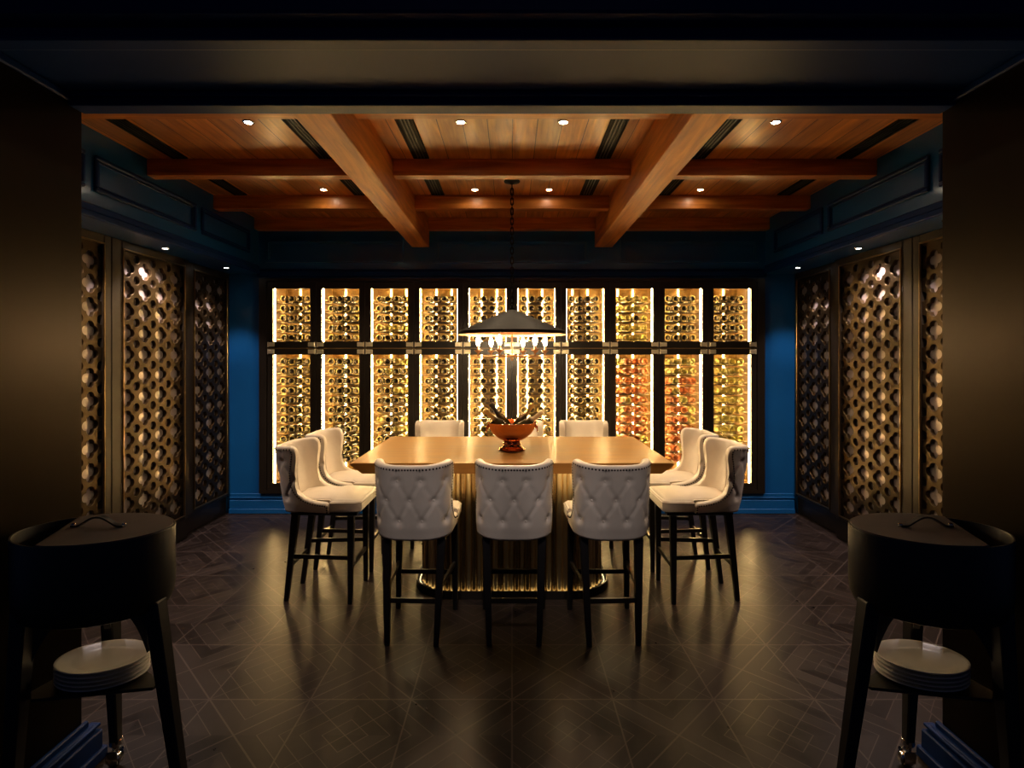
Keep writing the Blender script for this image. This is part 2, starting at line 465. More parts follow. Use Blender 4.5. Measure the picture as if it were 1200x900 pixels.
# ceiling beams
bm = bmesh.new(); box(bm, -XF, XF, P1, P1 + .06, 2.86, ZC, .004, 1); trim(bm, 'beamx')
for y in BEAMS:
    for x0, x1 in ((-XF, -1.02), (-.84, .84), (1.02, XF)):
        bm = bmesh.new(); box(bm, x0, x1, y, y + .09, 2.862, ZC, .004, 1)
        trim(bm, 'beamx', 'orange brown cross beam under the plank ceiling')
for x in (-.93, .93):
    bm = bmesh.new(); box(bm, x - .09, x + .09, P1, YB, 2.70, ZC, .005, 1)
    trim(bm, 'beamy', 'deep orange brown main beam running to the back wall')

# ------------------------------------------------------------------ air slots
def slot(x, y0, y1, label):
    t = thing('air_vent', label, 'air vent', (x, y0, ZC), 0, 'linear air vents in the plank ceiling')
    L = y1 - y0
    bm = bmesh.new(); ring = .012
    for a, b, c, d in ((-.055, -.043, 0, L), (.043, .055, 0, L), (-.043, .043, 0, ring), (-.043, .043, L - ring, L)):
        box(bm, a, b, c, d, -.010, 0, .002, 1)
    link('vent_frame', bm, 'vent', t)
    bm = bmesh.new(); box(bm, -.043, .043, ring, L - ring, -.002, -.0005); link('backing', bm, 'vent', t)
    for k in (-.0215, 0.0, .0215):
        bm = bmesh.new(); box(bm, k - .003, k + .003, ring, L - ring, -.009, -.002); link('blade', bm, 'frame', t)
posn = {2.33: 'beside the {} wall', 1.30: 'outside the {} main beam', .636: 'in the middle bay nearer the {} main beam'}
for s, sd in ((-1, 'left'), (1, 'right')):
    for ax in (2.33, 1.30, .636):
        for (y0, y1), w in (((3.02, 3.715), 'front row'), ((3.85, 4.545), 'second row')):
            slot(s * ax, y0, y1, 'black linear air slot ' + posn[ax].format(sd) + ', ' + w)

# ------------------------------------------------------------------ downlights
def spot(parent, power, angle, col, tilt=(0, 0, 0), z=-.03, blend=.6, r=.03):
    ld = bpy.data.lights.new('downlight_beam', 'SPOT'); ld.energy = power; ld.color = col
    ld.spot_size = math.radians(angle); ld.spot_blend = blend; ld.shadow_soft_size = r
    o = bpy.data.objects.new('downlight_beam', ld); COL.objects.link(o); o.parent = parent
    o.location = (0, 0, z); o.rotation_euler = tilt
    return o

def downlight(x, y, z, label, group, lens, power, angle, col, tilt=(0, 0, 0), rad=.031):
    t = thing('recessed_downlight', label, 'ceiling light', (x, y, z), 0, group)
    bm = bmesh.new(); lathe(bm, [(rad * .72, -.001), (rad * .72, -.006), (rad, -.006), (rad * 1.08, -.003), (rad * 1.08, 0.0), (rad * .72, 0.0)], 24, caps=False)
    link('trim_ring', bm, 'chrome', t, 'auto')
    bm = bmesh.new(); lathe(bm, [(rad * .70, -.0005), (rad * .68, -.004), (0, -.006)], 20); link('lens', bm, lens, t, True)
    spot(t, power, angle, col, tilt)
WARM = (1.0, .74, .46)
for x, y, w in ((-1.57, 3.15, 'front row, left bay'), (-.305, 3.15, 'front row, middle bay left'), (.305, 3.15, 'front row, middle bay right'), (1.57, 3.15, 'front row, right bay'),
                (-1.57, 4.41, 'second row, left bay'), (-.31, 4.41, 'second row, middle bay left'), (.31, 4.41, 'second row, middle bay right'), (1.57, 4.41, 'second row, right bay')):
    downlight(x, y, ZC, 'small lit downlight in the plank ceiling, ' + w, 'downlights in the plank ceiling', 'lens', (20 if abs(x) < 1 else 40) if y < 4 else 52, (68 if y < 4 else 98), WARM)
for s, sd in ((-1, 'left'), (1, 'right')):
    for y, w in ((3.28, 'nearest the opening'), (4.12, 'middle one of three'), (5.0, 'nearest the wine cabinets')):
        downlight(s * 2.70, y, ZS, 'small lit downlight in the {} blue soffit, {}'.format(sd, w), 'downlights in the blue soffits', 'lens2', (56 if y < 4.9 else 38), (108 if y < 4.9 else 74), (1.0, .79, .74), (0, -s * math.radians(5), 0), .028)

# the room the picture is taken from: its ceiling and three unseen accent lights added for the stool backs
bm = bmesh.new(); box(bm, -4.2, 4.2, -3.2, 1.56, 3.30, 3.38)
struct('ceiling_front', bm, 'jamb', 'dark ceiling of the room in front of the opening')
for x, tx, wh in ((-.55, -.54, 'left'), (0, .012, 'middle'), (.55, .548, 'right')):
    t = thing('recessed_downlight', 'unseen accent downlight in the dark front ceiling aimed at the %s front bar stool' % wh, 'ceiling light', (x, .30, 3.30), 0, 'unseen accent downlights in front of the opening')
    bm = bmesh.new(); lathe(bm, [(.030, -.001), (.030, -.006), (.042, -.006), (.045, -.003), (.045, 0.0), (.030, 0.0)], 24, caps=False); link('trim_ring', bm, 'chrome', t, 'auto')
    bm = bmesh.new(); lathe(bm, [(.029, -.0005), (.028, -.004), (0, -.006)], 20); link('lens', bm, 'lens2', t, True)
    d = V(tx - x, 2.84 - .30, .80 - 3.27)
    spot(t, 92, 17.5, (1.0, .87, .85), d.to_track_quat('-Z', 'Y').to_euler(), -.03, 1.0)

# ------------------------------------------------------------------ lattice screens
def quatrefoil(cx, cz, a=.034, b=.034, n=9):
    pts = []
    for k in range(4):
        for i in range(n):
            ph = -PI / 4 + (PI / 2) * i / n
            r = a * math.cos(ph) + math.sqrt(b * b - (a * math.sin(ph)) ** 2)
            t = k * PI / 2 + ph
            pts.append((cx + 1.04 * r * math.cos(t), cz + r * math.sin(t)))
    return pts
def circle(cx, cz, r=.0345, n=20):
    return [(cx + r * math.cos(2 * PI * i / n), cz + r * math.sin(2 * PI * i / n)) for i in range(n)]

def fret_mesh(name, outline, holes, thick):
    cu = bpy.data.curves.new(name, 'CURVE'); cu.dimensions = '2D'; cu.fill_mode = 'BOTH'
    cu.extrude = thick / 2 - .0025; cu.bevel_depth = .0025; cu.bevel_resolution = 1
    for poly in [outline] + holes:
        sp = cu.splines.new('POLY'); sp.points.add(len(poly) - 1); sp.use_cyclic_u = True
        for p, (x, y) in zip(sp.points, poly): p.co = (x, y, 0, 1)
    ob = bpy.data.objects.new(name, cu); COL.objects.link(ob)
    bpy.context.view_layer.update()
    me = bpy.data.meshes.new_from_object(ob.evaluated_get(bpy.context.evaluated_depsgraph_get()))
    bpy.data.objects.remove(ob); bpy.data.curves.remove(cu)
    return me

def lattice(s, xw, y0, y1, oy0, oy1, q0, ncols, label):
    """screen between y0 and y1 with its opening oy0..oy1; q0 is the first quatrefoil column"""
    sd = 'left' if s < 0 else 'right'
    t = thing('lattice_screen', label, 'screen', (s * xw, y0, .18), 0, 'quatrefoil lattice screens along the %s wall' % sd)
    zb, zt = .205, 2.372
    # frame: stiles and rails, with a fine bead round the opening
    bm = bmesh.new()
    def bx(x0, x1, a, b, c, d, bev=.004):
        lo, hi = sorted((s * x0, s * x1)); box(bm, lo, hi, a - y0, b - y0, c - .18, d - .18, bev, 1)
    bx(0, .075, y0, oy0, .18, ZS - .001); bx(0, .075, oy1, y1, .18, ZS - .001)
    bx(0, .075, oy0, oy1, .18, zb); bx(0, .075, oy0, oy1, zt, ZS - .001)
    link('frame', bm, 'bronzedk', t)
    bm = bmesh.new()
    w = .011
    for a, b, c, d in ((oy0, oy1, zb, zb + w), (oy0, oy1, zt - w, zt), (oy0, oy0 + w, zb + w, zt - w), (oy1 - w, oy1, zb + w, zt - w)):
        bx(-.010, .004, a, b, c, d, .003)
    link('bead', bm, 'bead', t)
    # pierced plate
    py0, py1, pz0, pz1 = oy0 - .05, oy1 + .05, .183, 2.425
    holes = []
    for r in range(-1, 16):
        z = .158 + .16 * r
        for c in range(-1, ncols + 1):
            y = q0 + .185 * c
            if py0 + .085 < y < py1 - .085 and pz0 + .075 < z < pz1 - .075: holes.append(quatrefoil(y, z))
            yc, zc = y + .0925, z + .08
            if py0 + .04 < yc < py1 - .04 and pz0 + .04 < zc < pz1 - .04: holes.append(circle(yc, zc))
    me = fret_mesh('fretwork', [(py0, pz0), (py1, pz0), (py1, pz1), (py0, pz1)], holes, .030)
    # curve plane (u, v) -> (y, z), thickness along x
    xo = s * .030
    for v in me.vertices:
        u, w_, d = v.co
        v.co = (xo + d, u - y0, w_ - .18)
    if len(me.materials): me.materials.clear()
    me.materials.append(MT['bronze'])
    me.update()
    b2 = bmesh.new(); b2.from_mesh(me); bmesh.ops.recalc_face_normals(b2, faces=b2.faces[:]); b2.to_mesh(me); b2.free()
    o = bpy.data.objects.new('fretwork', me); COL.objects.link(o); o.parent = t
    bm = bmesh.new(); lo, hi = sorted((s * .055, s * .0455))
    box(bm, lo, hi, py0 - y0, py1 - y0, pz0 - .18, pz1 - .18)
    link('mirror_panel', bm, 'mirror', t)

for s, sd in ((-1, 'left'), (1, 'right')):
    lattice(s, 2.83, 2.86, 3.738, 2.93, 3.672, 3.57 - .185 * 3, 4, 'bronze quatrefoil lattice screen on the %s wall, nearest the opening' % sd)
    lattice(s, 2.83, 3.742, 4.638, 3.84, 4.575, 3.918, 4, 'wide bronze quatrefoil lattice screen in the middle of the %s wall' % sd)
    lattice(s, 2.872, 4.642, 5.375, 4.775, 5.335, 4.88, 3, 'dark quatrefoil lattice screen on the %s wall, nearest the wine cabinets' % sd)

# ------------------------------------------------------------------ wine cabinets
CW = .495; FY = 5.345
COLX = [-.1245, -.0415, .0415, .1245]
ROWU = [2.185 - .1 * k for k in range(5)]
ROWL = [1.538 - .1 * k for k in range(11)]
ORD = ['first', 'second', 'third', 'fourth', 'fifth', 'sixth', 'seventh', 'eighth', 'ninth', 'tenth', 'eleventh']
CABN = ['leftmost cabinet'] + [w + ' cabinet from the left' for w in ORD[1:5]] + [w + ' cabinet from the right' for w in ORD[1:5][::-1]] + ['rightmost cabinet']

bm = bmesh.new()
ring_box(bm, -2.551, 2.551, .207, 2.376, -2.476, 2.476, .245, 2.345, FY - .012, YB + .03)
struct('trim_%d' % 90, bm, 'frame', 'black frame around the whole wall of wine cabinets')

def cabinet():
    t = thing('wine_cabinet', 'x', 'wine cabinet', (0, FY, 0), 0, 'wine cabinets along the back wall')
    h = CW / 2 - .0015
    bm = bmesh.new()
    box(bm, -h, -h + .014, .03, .455, .247, 2.343); box(bm, h - .014, h, .03, .455, .247, 2.343)
    box(bm, -h + .014, h - .014, .03, .455, 2.322, 2.343); box(bm, -h + .014, h - .014, .03, .455, .247, .285)
    box(bm, -h + .014, h - .014, .03, .455, 1.652, 1.69)
    link('case', bm, 'case', t)
    bm = bmesh.new(); box(bm, -h + .014, h - .014, .443, .455, .285, 1.652); box(bm, -h + .014, h - .014, .443, .455, 1.69, 2.322)
    link('back_panel', bm, 'back', t)
    for z0, z1, o0, o1, nm in ((1.676, 2.343, 1.735, 2.281, 'u'), (.247, 1.668, .304, 1.613, 'l')):
        bm = bmesh.new()
        ring_box(bm, -h, h, z0, z1, -.196, .196, o0, o1, 0, .028)
        ring_box(bm, -.202, .202, o0 - .006, o1 + .006, -.190, .190, o0 + .006, o1 - .006, -.004, .006)
        d = link('door', bm, 'frame', t)
        bm = bmesh.new(); box(bm, -.194, .194, .014, .018, o0 + .002, o1 - .002)
        link('glass_pane', bm, 'pane', d)
        zc = o0 if nm == 'u' else o1
        sg = -1 if nm == 'u' else 1
        for sx in (-1, 1):
            bm = bmesh.new()
            za, zb2 = sorted((zc + sg * .004, zc + sg * .046))
            box(bm, min(sx * .170, sx * .232), max(sx * .170, sx * .232), -.014, -.0005, za, zb2, .003, 1)
            lathe(bm, [(.006, za - .004), (.006, zb2 + .004)], 10, (sx * .236, -.006, 0))
            link('hinge', bm, 'hinge', d)
    for z in ROWU + ROWL:
        bm = bmesh.new(); zz = z - .0381
        for y in (.140, .265):
            box(bm, -h + .0145, h - .0145, y, y + .010, zz - .008, zz, .0)
        for x in (-h + .018, h - .022):
            box(bm, x, x + .004, .135, .280, zz - .008, zz - .001)
        box(bm, -h + .0145, h - .0145, .085, .091, z - .022, z - .0165)
        link('bottle_rail', bm, 'rail', t)
    for z0, z1 in ((1.70, 2.316), (.29, 1.645)):
        for sx in (-1, 1):
            bm = bmesh.new(); box(bm, sx * .187 - .0030, sx * .187 + .0030, .042, .050, z0, z1)
            link('light_strip', bm, 'strip', t)
        for sx in (-.083, .083):
            bm = bmesh.new(); box(bm, sx - .008, sx + .008, .436, .4425, z0, z1)
            link('light_strip', bm, 'strip2', t)
    return t

cab0 = cabinet()
for i in range(10):
    c = cab0 if i == 0 else copy_tree(cab0)
    c.location = (-2.2275 + CW * i, FY, 0)
    c['label'] = 'tall lit glass door wine cabinet full of bottles, ' + CABN[i]

# bottles: lying on their sides, mouth towards the room
def bottle_bm(bm, c=(0, 0, 0)):
    # foot with its hollow, body, shoulder and foil covered neck
    prof = [(0, .022), (.014, .018), (.0235, .006), (.0255, .001), (.032, 0), (.0355, .003), (.0370, .010), (.0370, .190), (.034, .206), (.025, .222), (.0165, .234), (.0148, .250), (.0150, .290), (.0162, .298), (0, .300)]
    mis = [2, 2, 2, 3, 3, 3, 0, 0, 0, 0, 0, 1, 1, 1]
    lathe(bm, prof, 16, c, 'Y', mis=mis)
def bottle_mesh(name, g, f):
    bm = bmesh.new(); bottle_bm(bm)
    bmesh.ops.recalc_face_normals(bm, faces=bm.faces[:])
    me = bpy.data.meshes.new(name); bm.to_mesh(me); bm.free()
    [me.materials.append(MT[q]) for q in (g, f, 'punt' if g == 'red' else g, 'rimlit' if g == 'red' else g)]; me.shade_smooth()
    return me
BM = {k: bottle_mesh('wine_bottle', g, f) for k, (g, f) in dict(rk=('red', 'foil_k'), rr=('red', 'foil_r'), rg=('red', 'foil_g'), wg=('white', 'foil_g'), wc=('white', 'foil_c'), oc=('rose', 'foil_c'), og=('rose', 'foil_r')).items()}
KIND = {'r': 'dark', 'w': 'pale white', 'o': 'orange rose'}
YM = FY + .100
rest = bmesh.new(); REST_M = ['red', 'foil_k', 'foil_r', 'foil_g', 'white', 'rose', 'foil_c', 'punt', 'rimlit']
def kind_at(i, up, r):
    q = random.random()
    if up:
        if i == 7: return 'wc' if q < .55 else 'wg' if q < .8 else 'rk'
        if i == 2 and r == 3: return 'wg'
        return 'rk' if q < .62 else 'rr' if q < .80 else 'rg'
    if i == 7: return 'oc' if q < .75 else 'og' if q < .9 else 'wg'
    if i == 8: return ('wg' if r < 2 else 'oc' if q < .65 else 'og' if q < .85 else 'wg')
    if i == 9: return 'wg' if q < .6 else 'wc'
    if i == 2: return 'rk' if q < .5 else 'rg' if q < .7 else 'wg'
    return 'rk' if q < .66 else 'rr' if q < .84 else 'rg'
nind = 0
for i in range(10):
    cx = -2.2275 + CW * i
    for up, rows in ((True, ROWU), (False, ROWL)):
        for r, z in enumerate(rows):
            for k, x in enumerate(COLX):
                kd = kind_at(i, up, r)
                indiv = up or r < 2 or (r == 2 and i in (0, 1, 2, 7, 8))
                jx, jy = random.uniform(-.003, .003), random.uniform(-.008, .008)
                if indiv:
                    o = bpy.data.objects.new('wine_bottle', BM[kd]); COL.objects.link(o)
                    o.location = (cx + x + jx, YM + jy, z - .0008)
                    tag(o, '%s wine bottle %s from left, %s %s shelf, %s' % (KIND[kd[0]], ORD[k], ORD[r], 'upper' if up else 'lower', CABN[i]),
                        'wine bottle', 'wine bottles lying in the lit cabinets')
                    nind += 1
                else:
                    n0 = len(rest.faces); bottle_bm(rest, (cx + x + jx, YM + jy, z - .0008))
                    rest.faces.ensure_lookup_table()
                    gl = {'r': 0, 'w': 4, 'o': 5}[kd[0]]; fo = {'k': 1, 'r': 2, 'g': 3, 'c': 6}[kd[1]]
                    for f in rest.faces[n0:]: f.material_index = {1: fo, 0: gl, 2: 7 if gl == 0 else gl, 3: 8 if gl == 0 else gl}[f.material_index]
    # loose bottles leaning on the cabinet floor
    for q in range(3):
        n0 = len(rest.verts)
        m = bmesh.new(); bottle_bm(m)
        a = math.radians(52 if i < 5 else -52)
        M_ = Matrix.Translation((cx - .10 + q * .085, FY + .16 + .06 * q, .325)) @ Matrix.Rotation(a * .0, 4, 'Z') @ Matrix.Rotation(math.radians(-12), 4, 'X') 
        for v in m.verts: v.co = M_ @ v.co
        me = bpy.data.meshes.new('tmp'); m.to_mesh(me); m.free()
        n1 = len(rest.faces); rest.from_mesh(me); rest.faces.ensure_lookup_table()
        for f in rest.faces[n1:]:
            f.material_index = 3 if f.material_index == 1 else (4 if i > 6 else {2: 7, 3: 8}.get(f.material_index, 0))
        bpy.data.meshes.remove(me)
o = link('wine_bottle_rows', rest, REST_M, None, True)
tag(o, 'remaining rows of wine bottles in the lower part of the lit cabinets', 'wine bottles', None, 'stuff')

# ------------------------------------------------------------------ table
TY0, TY1, TX = 3.28, 4.40, 1.005
TZ = .92
tb = thing('dining_table', 'long thick oak dining table on a pedestal of brass tubes', 'table', (0, (TY0 + TY1) / 2, 0))
bm = bmesh.new()
hd = (TY1 - TY0) / 2; u = .075
lo = [bm.verts.new(p) for p in ((-TX + u, -hd + .0, TZ - .066), (TX - u, -hd, TZ - .066), (TX - u, hd, TZ - .066), (-TX + u, hd, TZ - .066))]
md = [bm.verts.new(p) for p in ((-TX, -hd, TZ - .012), (TX, -hd, TZ - .012), (TX, hd, TZ - .012), (-TX, hd, TZ - .012))]
hi = [bm.verts.new(p) for p in ((-TX, -hd, TZ), (TX, -hd, TZ), (TX, hd, TZ), (-TX, hd, TZ))]
bm.faces.new(lo[::-1]); bm.faces.new(hi)
for A, B in ((lo, md), (md, hi)):
    for i in range(4): bm.faces.new((A[i], A[(i + 1) % 4], B[(i + 1) % 4], B[i]))
bmesh.ops.bevel(bm, geom=bm.edges[:], offset=.003, segments=2, affect='EDGES')
link('tabletop', bm, 'table', tb, 'auto')
# stadium shaped pedestal
HX, HY, CR = .61, .335, .225
def stadium(off, n):
    """n points evenly round a rounded rectangle grown by off"""
    hx, hy, r = HX + off, HY + off, CR + off
    segs = []
    P = []
    for cx_, cy_, a0 in ((hx - r, -hy + r, -PI / 2), (hx - r, hy - r, 0), (-hx + r, hy - r, PI / 2), (-hx + r, -hy + r, PI)):
        for k in range(13):
            a = a0 + PI / 2 * k / 12; P.append(V(cx_ + r * math.cos(a), cy_ + r * math.sin(a), 0))
    P.append(P[0].copy())
    L = [0]
    for a, b in zip(P, P[1:]): L.append(L[-1] + (b - a).length)
    out, j = [], 0
    for i in range(n):
        d = L[-1] * i / n
        while L[j + 1] < d: j += 1
        f = (d - L[j]) / (L[j + 1] - L[j]); out.append(P[j].lerp(P[j + 1], f))
    return out
bm = bmesh.new(); prism(bm, [(p.x, p.y) for p in stadium(-.022, 72)], .03, TZ - .067); ped = link('pedestal_core', bm, 'bronzedk', tb, 'auto')
bm = bmesh.new(); prism(bm, [(p.x, p.y) for p in stadium(.0, 72)], .0005, .032, .004); link('plinth', bm, 'frame', tb, 'auto')
bm = bmesh.new(); prism(bm, [(p.x, p.y) for p in stadium(.02, 72)], TZ - .080, TZ - .0662, .003); link('mounting_plate', bm, 'bronzedk', tb, 'auto')
for off, zz in ((.118, TZ - .0795),):
    bm = bmesh.new(); tube(bm, [(q.x, q.y, zz) for q in stadium(off, 80)], .0045, 6, True); link('light_strip', bm, 'under', tb, True)
bm = bmesh.new(); prism(bm, [(q.x, q.y) for q in stadium(.131, 72)], TZ - .0750, TZ - .0664, .002, 1); link('light_channel', bm, 'bronzedk', tb, 'auto')
bm = bmesh.new(); tube(bm, [(q.x, q.y, .030) for q in stadium(.034, 80)], .004, 6, True); link('light_strip', bm, 'kick', tb, True)
bm = bmesh.new()
A, B = stadium(.050, 80), stadium(.062, 80)
rg = [[bm.verts.new((q.x, q.y, z)) for q in P] for P, z in ((A, .0005), (B, .0005), (B, .052), (A, .052))]
for a in range(4):
    U, W = rg[a], rg[(a + 1) % 4]
    for k in range(80): bm.faces.new((U[k], U[(k + 1) % 80], W[(k + 1) % 80], W[k]))
link('kick_rim', bm, 'frame', tb, 'auto')
NT = 96
for i, p in enumerate(stadium(0, NT)):
    r = (.0205, .0165, .0190, .0150, .0200, .0170)[i % 6]
    bm = bmesh.new(); lathe(bm, [(r, .0325), (r, TZ - .0805)], 14, (p.x, p.y, 0))
    link('brass_tube', bm, 'brassdk' if i % 5 in (1, 3) else 'brass', ped, 'auto')

# ------------------------------------------------------------------ bowl with bottles
BY = 3.76
t = thing('copper_bowl', 'polished copper pedestal bowl holding champagne bottles on the table', 'bowl', (0.0, BY, TZ + .0008))
bm = bmesh.new()
lathe(bm, [(0, .058), (.05, .060), (.095, .082), (.135, .115), (.163, .155), (.174, .188), (.184, .196), (.186, .199), (.182, .201), (.168, .191), (.157, .156), (.128, .118), (.09, .090), (.05, .070), (0, .067)], 48)
link('bowl_body', bm, 'copper', t, True)
bm = bmesh.new()
lathe(bm, [(.090, 0), (.094, .004), (.090, .012), (.072, .022), (.066, .030), (.060, .042), (.064, .048), (.060, .058), (.05, .062), (.0, .062)], 48)
link('foot', bm, 'copper', t, 'auto')
for sx in (-1, 1):
    bm = bmesh.new()
    lathe(bm, [(0, -.006), (.014, -.004), (.016, 0), (.014, .004), (0, .006)], 16, (sx * .170, 0, .165), 'X'); 
    tube(bm, [(sx * .180, .022 * math.cos(a), .150 + .022 * math.sin(a)) for a in [2 * PI * k / 20 for k in range(20)]], .0035, 8, True)
    link('ring_handle', bm, 'copper', t, True)
bm = bmesh.new(); lathe(bm, [(0, .168), (.06, .170), (.12, .166), (.158, .160), (.150, .155), (0, .155)], 32)
for v in bm.verts:
    if v.co.z > .158: v.co.z += random.uniform(-.006, .006)
o = link('ice', bm, 'ice', t, False); o['kind'] = 'stuff'
for (ax, ay, lean, az, fk, lab) in ((-.045, -.03, 48, 205, 'foil_g', 'dark champagne bottle leaning out of the copper bowl, nearest its left rim'),
                                    (-.03, .045, 38, 160, 'foil_k', 'dark champagne bottle leaning out of the copper bowl, behind the left one'),
                                    (.05, -.02, 54, -18, 'foil_c', 'pale necked champagne bottle leaning far over the right rim of the bowl'),
                                    (.03, .05, 40, 28, 'foil_g', 'dark champagne bottle leaning right in the bowl, behind the pale necked one')):
    b = thing('champagne_bottle', lab, 'bottle', (0, 0, 0), 0, 'champagne bottles in the copper bowl')
    bm = bmesh.new()
    lathe(bm, [(0, 0), (.030, .001), (.036, .006), (.036, .07), (.033, .088), (.023, .112), (.016, .135), (.0, .135)], 20)
    link('bottle_body', bm, 'red', b, True)
    bm = bmesh.new(); lathe(bm, [(.0225, .113), (.0172, .132), (.0158, .150), (.0160, .188), (.0195, .192), (.0205, .205), (.0185, .215), (0, .218)], 18)
    link('foil_neck', bm, fk, b, True)
    b.rotation_euler = Matrix.Rotation(math.radians(az), 3, 'Z').to_4x4().to_euler()
    R = Matrix.Rotation(math.radians(az), 4, 'Z') @ Matrix.Rotation(math.radians(lean), 4, 'Y')
    b.matrix_world = Matrix.Translation((ax, BY + ay, TZ + .150)) @ R

# ------------------------------------------------------------------ bar stools
R0, HB, TH = .12, .07, .048
CL = R0 * PI / 2
def upath(s):
    """mid line of the wrap-round back in plan: point and outward normal at arc length s from the middle of the back"""
    a = abs(s); sg = 1 if s >= 0 else -1
    if a <= HB: p, n = (a, -.245), (0, -1)
    elif a <= HB + CL:
        th = (a - HB) / R0; p, n = (HB + R0 * math.sin(th), -.245 + R0 - R0 * math.cos(th)), (math.sin(th), -math.cos(th))
    else: p, n = (HB + R0, -.245 + R0 + (a - HB - CL)), (1, 0)
    return V(sg * p[0], p[1], 0), V(sg * n[0], n[1], 0)
EDGE = [(0, 1.000), (.07, 1.001), (.15, 1.006), (.215, 1.012), (.252, 1.011), (.270, .990), (.272, .950), (.262, .890), (.252, .830), (.250, .775), (.262, .728), (.292, .692), (.335, .672), (.385, .660), (.430, .654), (.4485, .640)]
def catmull(P, n):
    out = []
    for i in range(len(P) - 1):
        p0 = P[i - 1] if i else P[0]; p1, p2 = P[i], P[i + 1]; p3 = P[i + 2] if i + 2 < len(P) else P[-1]
        for k in range(n):
            t = k / n
            out.append(tuple(.5 * ((2 * b) + (c - a) * t + (2 * a - 5 * b + 4 * c - d) * t * t + (3 * b - a - 3 * c + d) * t ** 3) for a, b, c, d in zip(p0, p1, p2, p3)))
    out.append(P[-1]); return out
def resample(P, n):
    L = [0]
    for a, b in zip(P, P[1:]): L.append(L[-1] + math.hypot(b[0] - a[0], b[1] - a[1]))
    out, j = [], 0
    for i in range(n):
        d = L[-1] * i / (n - 1)
        while j < len(L) - 2 and L[j + 1] < d: j += 1
        f = (d - L[j]) / max(1e-9, L[j + 1] - L[j]); out.append((P[j][0] + (P[j + 1][0] - P[j][0]) * f, P[j][1] + (P[j + 1][1] - P[j][1]) * f))
    return out
edge = resample(catmull(EDGE, 10), 72)
edge_full = [(-s, z) for s, z in edge[:0:-1]] + edge
def zbot(s):
    a = min(1, abs(s) / .26); return .580 + .018 * a * a if abs(s) < .26 else .598 - .010 * min(1, (abs(s) - .26) / .18)
def lean(s, z):
    """the back leans away from the seat towards its top"""
    p, n = upath(s); w = max(0, min(1, (.12 - (p.y + .245)) / .12)) ** .7 * .75 + .25
    k = max(0, z - .62) / .38
    f = max(0, min(1, 1.0 - (p.y + .245) / .30))
    tuck = max(0, (.66 - z) / .08)
    return V(p.x * (.02 * k - .03 * tuck ** 2), -.062 * k * f + .014 * tuck ** 2 * f, 0)
BUT = [(sx, z) for z, xs in ((.915, (-.1875, -.0625, .0625, .1875)), (.805, (-.25, -.125, 0, .125, .25)), (.690, (-.1875, -.0625, .0625, .1875))) for sx in xs]
CRE = []
for a in BUT:
    for b in BUT:
        if a < b and abs(abs(a[0] - b[0]) - .0625) < .01 and .08 < abs(a[1] - b[1]) < .13: CRE.append((a, b))
for s_ in (-.1875, -.0625, .0625, .1875): CRE.append(((s_, .915), (s_, .975)))
def tuft(s, z):
    if z < .60: return 0
    d = 0
    for bs, bz in BUT:
        q = (s - bs) ** 2 + (z - bz) ** 2
        d += .017 * math.exp(-q / .00036)
    c = 0
    for (a0, a1), (b0, b1) in CRE:
        dx, dz = b0 - a0, b1 - a1; t = max(0, min(1, ((s - a0) * dx + (z - a1) * dz) / (dx * dx + dz * dz)))
        q = (s - a0 - t * dx) ** 2 + (z - a1 - t * dz) ** 2
        c = max(c, .0065 * math.exp(-q / .00007))
    return max(d, c)
def surf(s, z, off):
    p, n = upath(s)
    return p + V(0, 0, z) + lean(s, z) + n * off

def shell_mesh():
    bm = bmesh.new(); NV = 34; cols = []
    n = len(edge_full)
    for i, (se, ze) in enumerate(edge_full):
        sb = -.4485 + .897 * i / (n - 1)
        col = []
        zb = zbot(sb)
        ztop = ze - TH * .35
        for k in range(NV + 1):
            f = k / NV; s = sb + (se - sb) * f; z = zb + (ztop - zb) * f
            col.append(bm.verts.new(surf(s, z, TH / 2 - (tuft(s, z) if abs(se) < .30 else 0))))
        for a in (35, 65, 90, 115, 145):     # rolled rim
            q = math.radians(a); col.append(bm.verts.new(surf(se, ztop + TH * .35 * math.sin(q), TH / 2 * math.cos(q))))
        for k in range(NV, -1, -4):
            f = k / NV; s = sb + (se - sb) * f; z = zb + (ztop - zb) * f
            col.append(bm.verts.new(surf(s, z, -TH / 2)))
        cols.append(col)
    m = len(cols[0])
    for A, B in zip(cols, cols[1:]):
        for k in range(m - 1): bm.faces.new((A[k], B[k], B[k + 1], A[k + 1]))
        bm.faces.new((A[0], A[m - 1], B[m - 1], B[0]))
    bm.faces.new(cols[0]); bm.faces.new(cols[-1])
    return bm

